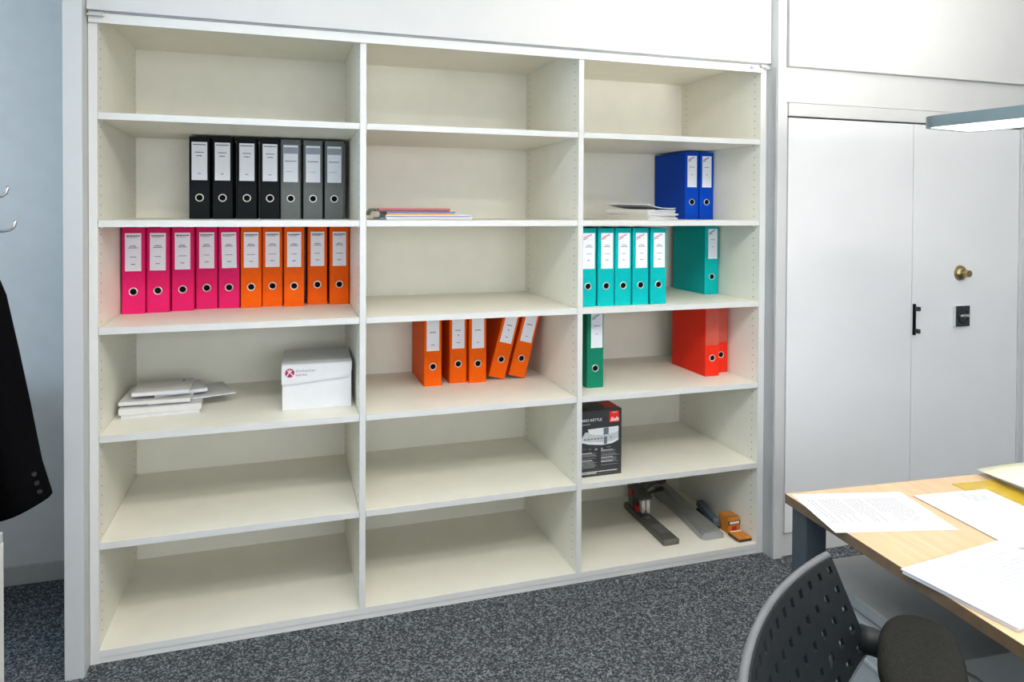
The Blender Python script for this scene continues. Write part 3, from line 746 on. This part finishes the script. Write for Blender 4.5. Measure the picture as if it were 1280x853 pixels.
# ------------------------------------------------------------------ coat stand and coat at the left
cs = thing('coat_stand', 'steel coat stand with upturned hooks beside the left wall', 'coat stand', (-.36, -.35, 0))
MB().tube([(0, 0, .02), (0, 0, .9), (0, 0, 1.70)], .016, 14).obj('pole', M_steel, cs, True)
MB().cyl((0, 0, 0), (0, 0, .022), .14, .13, 32).obj('base', M_steel, cs)
for (ang, z, L, rise) in ((0, 1.425, .238, .030), (4, 1.517, .216, .030), (120, 1.50, .2, .03), (240, 1.50, .2, .03), (180, 1.43, .2, .03)):
    c, s = math.cos(R(ang)), math.sin(R(ang))
    pr = [(.012, 0), (L-.026, 0), (L-.012, .003), (L-.003, .011), (L, .022), (L, rise)]
    MB().tube([(c*x, s*x, z+dz) for x, dz in pr], .0042, 10).obj('hook', M_steel, cs, True)
coat = thing('coat', 'black wool coat hanging from the coat stand', 'coat', (0, 0, 0))
def loft(name, secs, mt, parent, n=20):
    mb = MB(); rows = []
    for (cx, cy, cz, rx, ry, tx) in secs:
        rows.append([Vector((cx+rx*math.cos(t), cy+ry*math.sin(t)*(1+.10*math.sin(3*t)), cz+tx*math.cos(t))) for t in [k*2*math.pi/n for k in range(n)]])
    V = mb.grid(rows, True); mb.bm.faces.new(V[0]); mb.bm.faces.new(V[-1][::-1])
    o = mb.obj(name, mt, parent, True); return o
loft('body', [(-.340, -.455, 1.395, .035, .028, -.02), (-.340, -.455, 1.37, .11, .042, -.02), (-.335, -.455, 1.30, .165, .060, -.02), (-.33, -.455, 1.1, .175, .068, 0), (-.33, -.455, .85, .190, .072, 0), (-.33, -.455, .60, .205, .078, 0), (-.33, -.455, .50, .208, .078, 0)], M_coat, coat)
slv = loft('sleeve', [(-.245, -.352, 1.385, .030, .028, -.03), (-.220, -.350, 1.355, .048, .042, -.03), (-.2115, -.349, 1.25, .066, .050, 0), (-.190, -.348, 1.10, .073, .052, 0), (-.160, -.348, .95, .070, .050, 0), (-.140, -.348, .85, .066, .048, .005), (-.126, -.348, .775, .064, .046, .012), (-.104, -.348, .672, .066, .046, .026), (-.103, -.348, .664, .060, .042, .026)], M_coat, coat)
for z, x in ((.765, -.074), (.740, -.068), (.716, -.061)): MB().cyl((x, -.374, z), (x+.002, -.380, z), .006, n=12).obj('button', mat('button_grey', (.012, .012, .014), .4), slv)
# collar hook loop
MB().torus((-.345, -.40, 1.405), (1, 0, 0), .03, .004).obj('hanger_loop', M_coat, coat)

# low white sideboard in the foreground corner
sb = thing('sideboard', 'low white sideboard standing in front of the hanging coat', 'sideboard', (-.062, -.640, 0))
M_sb = mat('sideboard_white', (.50, .52, .54), .4, var=.02)
box('body', M_sb, sb, -.80, -.004, -1.20, -.004, .05, .698)
box('top', M_sb, sb, -.802, 0, -1.202, 0, .6985, .720, .001)
box('edge_strip', M_edge, sb, -.0038, .002, -.030, -.002, .05, .697, .001)
box('plinth', M_base, sb, -.78, -.03, -1.18, -.03, 0, .0495)
for k in range(2): 
    d_ = box('door', M_sb, sb, -.798+.399*k, -.401+.397*k, -1.2185, -1.2005, .056, .694, .001); box('handle', M_steel, d_, -.44+.05*k, -.43+.05*k, -1.24, -1.219, .42, .54, .001)

# ceiling panels out of view, added for overhead light on the shelves
M_cl = mat('ceiling_diffuser', (.9, .9, .9), .5, emit=(1.0, .97, .92), estr=CEIL_FILL)
for i, (x, y) in enumerate(((.55, -1.85), (1.75, -2.35))):
    t = thing('ceiling_light', ['long ceiling light panel above the space before the empty bays', 'long ceiling light panel above the desk end of the shelving'][i], 'ceiling light', (x, y, H), (0, 0, 0), 'ceiling light panels')
    box('frame', M_edge, t, -.62, .62, -.16, .16, -.05, -.0005, .002)
    box('diffuser', M_cl, t, -.60, .60, -.14, .14, -.054, -.0502)

# low cabinet against the back wall, left of the frame: its top edge shades the foot of the wall
lc = thing('low_cabinet', 'low white cabinet against the back wall behind the coat stand', 'cabinet', (-1.50, .18, 0))
box('body', M_sb, lc, 0, 1.0, .02, .455, .05, .80); box('top', M_sb, lc, -.005, 1.005, 0, .46, .8005, .822, .001)
box('plinth', M_base, lc, .02, .98, .04, .44, 0, .0495)
for k in range(2):
    d_ = box('door', M_sb, lc, .003+.499*k, .497+.499*k, 0, .0195, .055, .797, .001); box('handle', M_steel, d_, .45+.09*k, .46+.09*k, -.02, -.0005, .50, .62, .001)
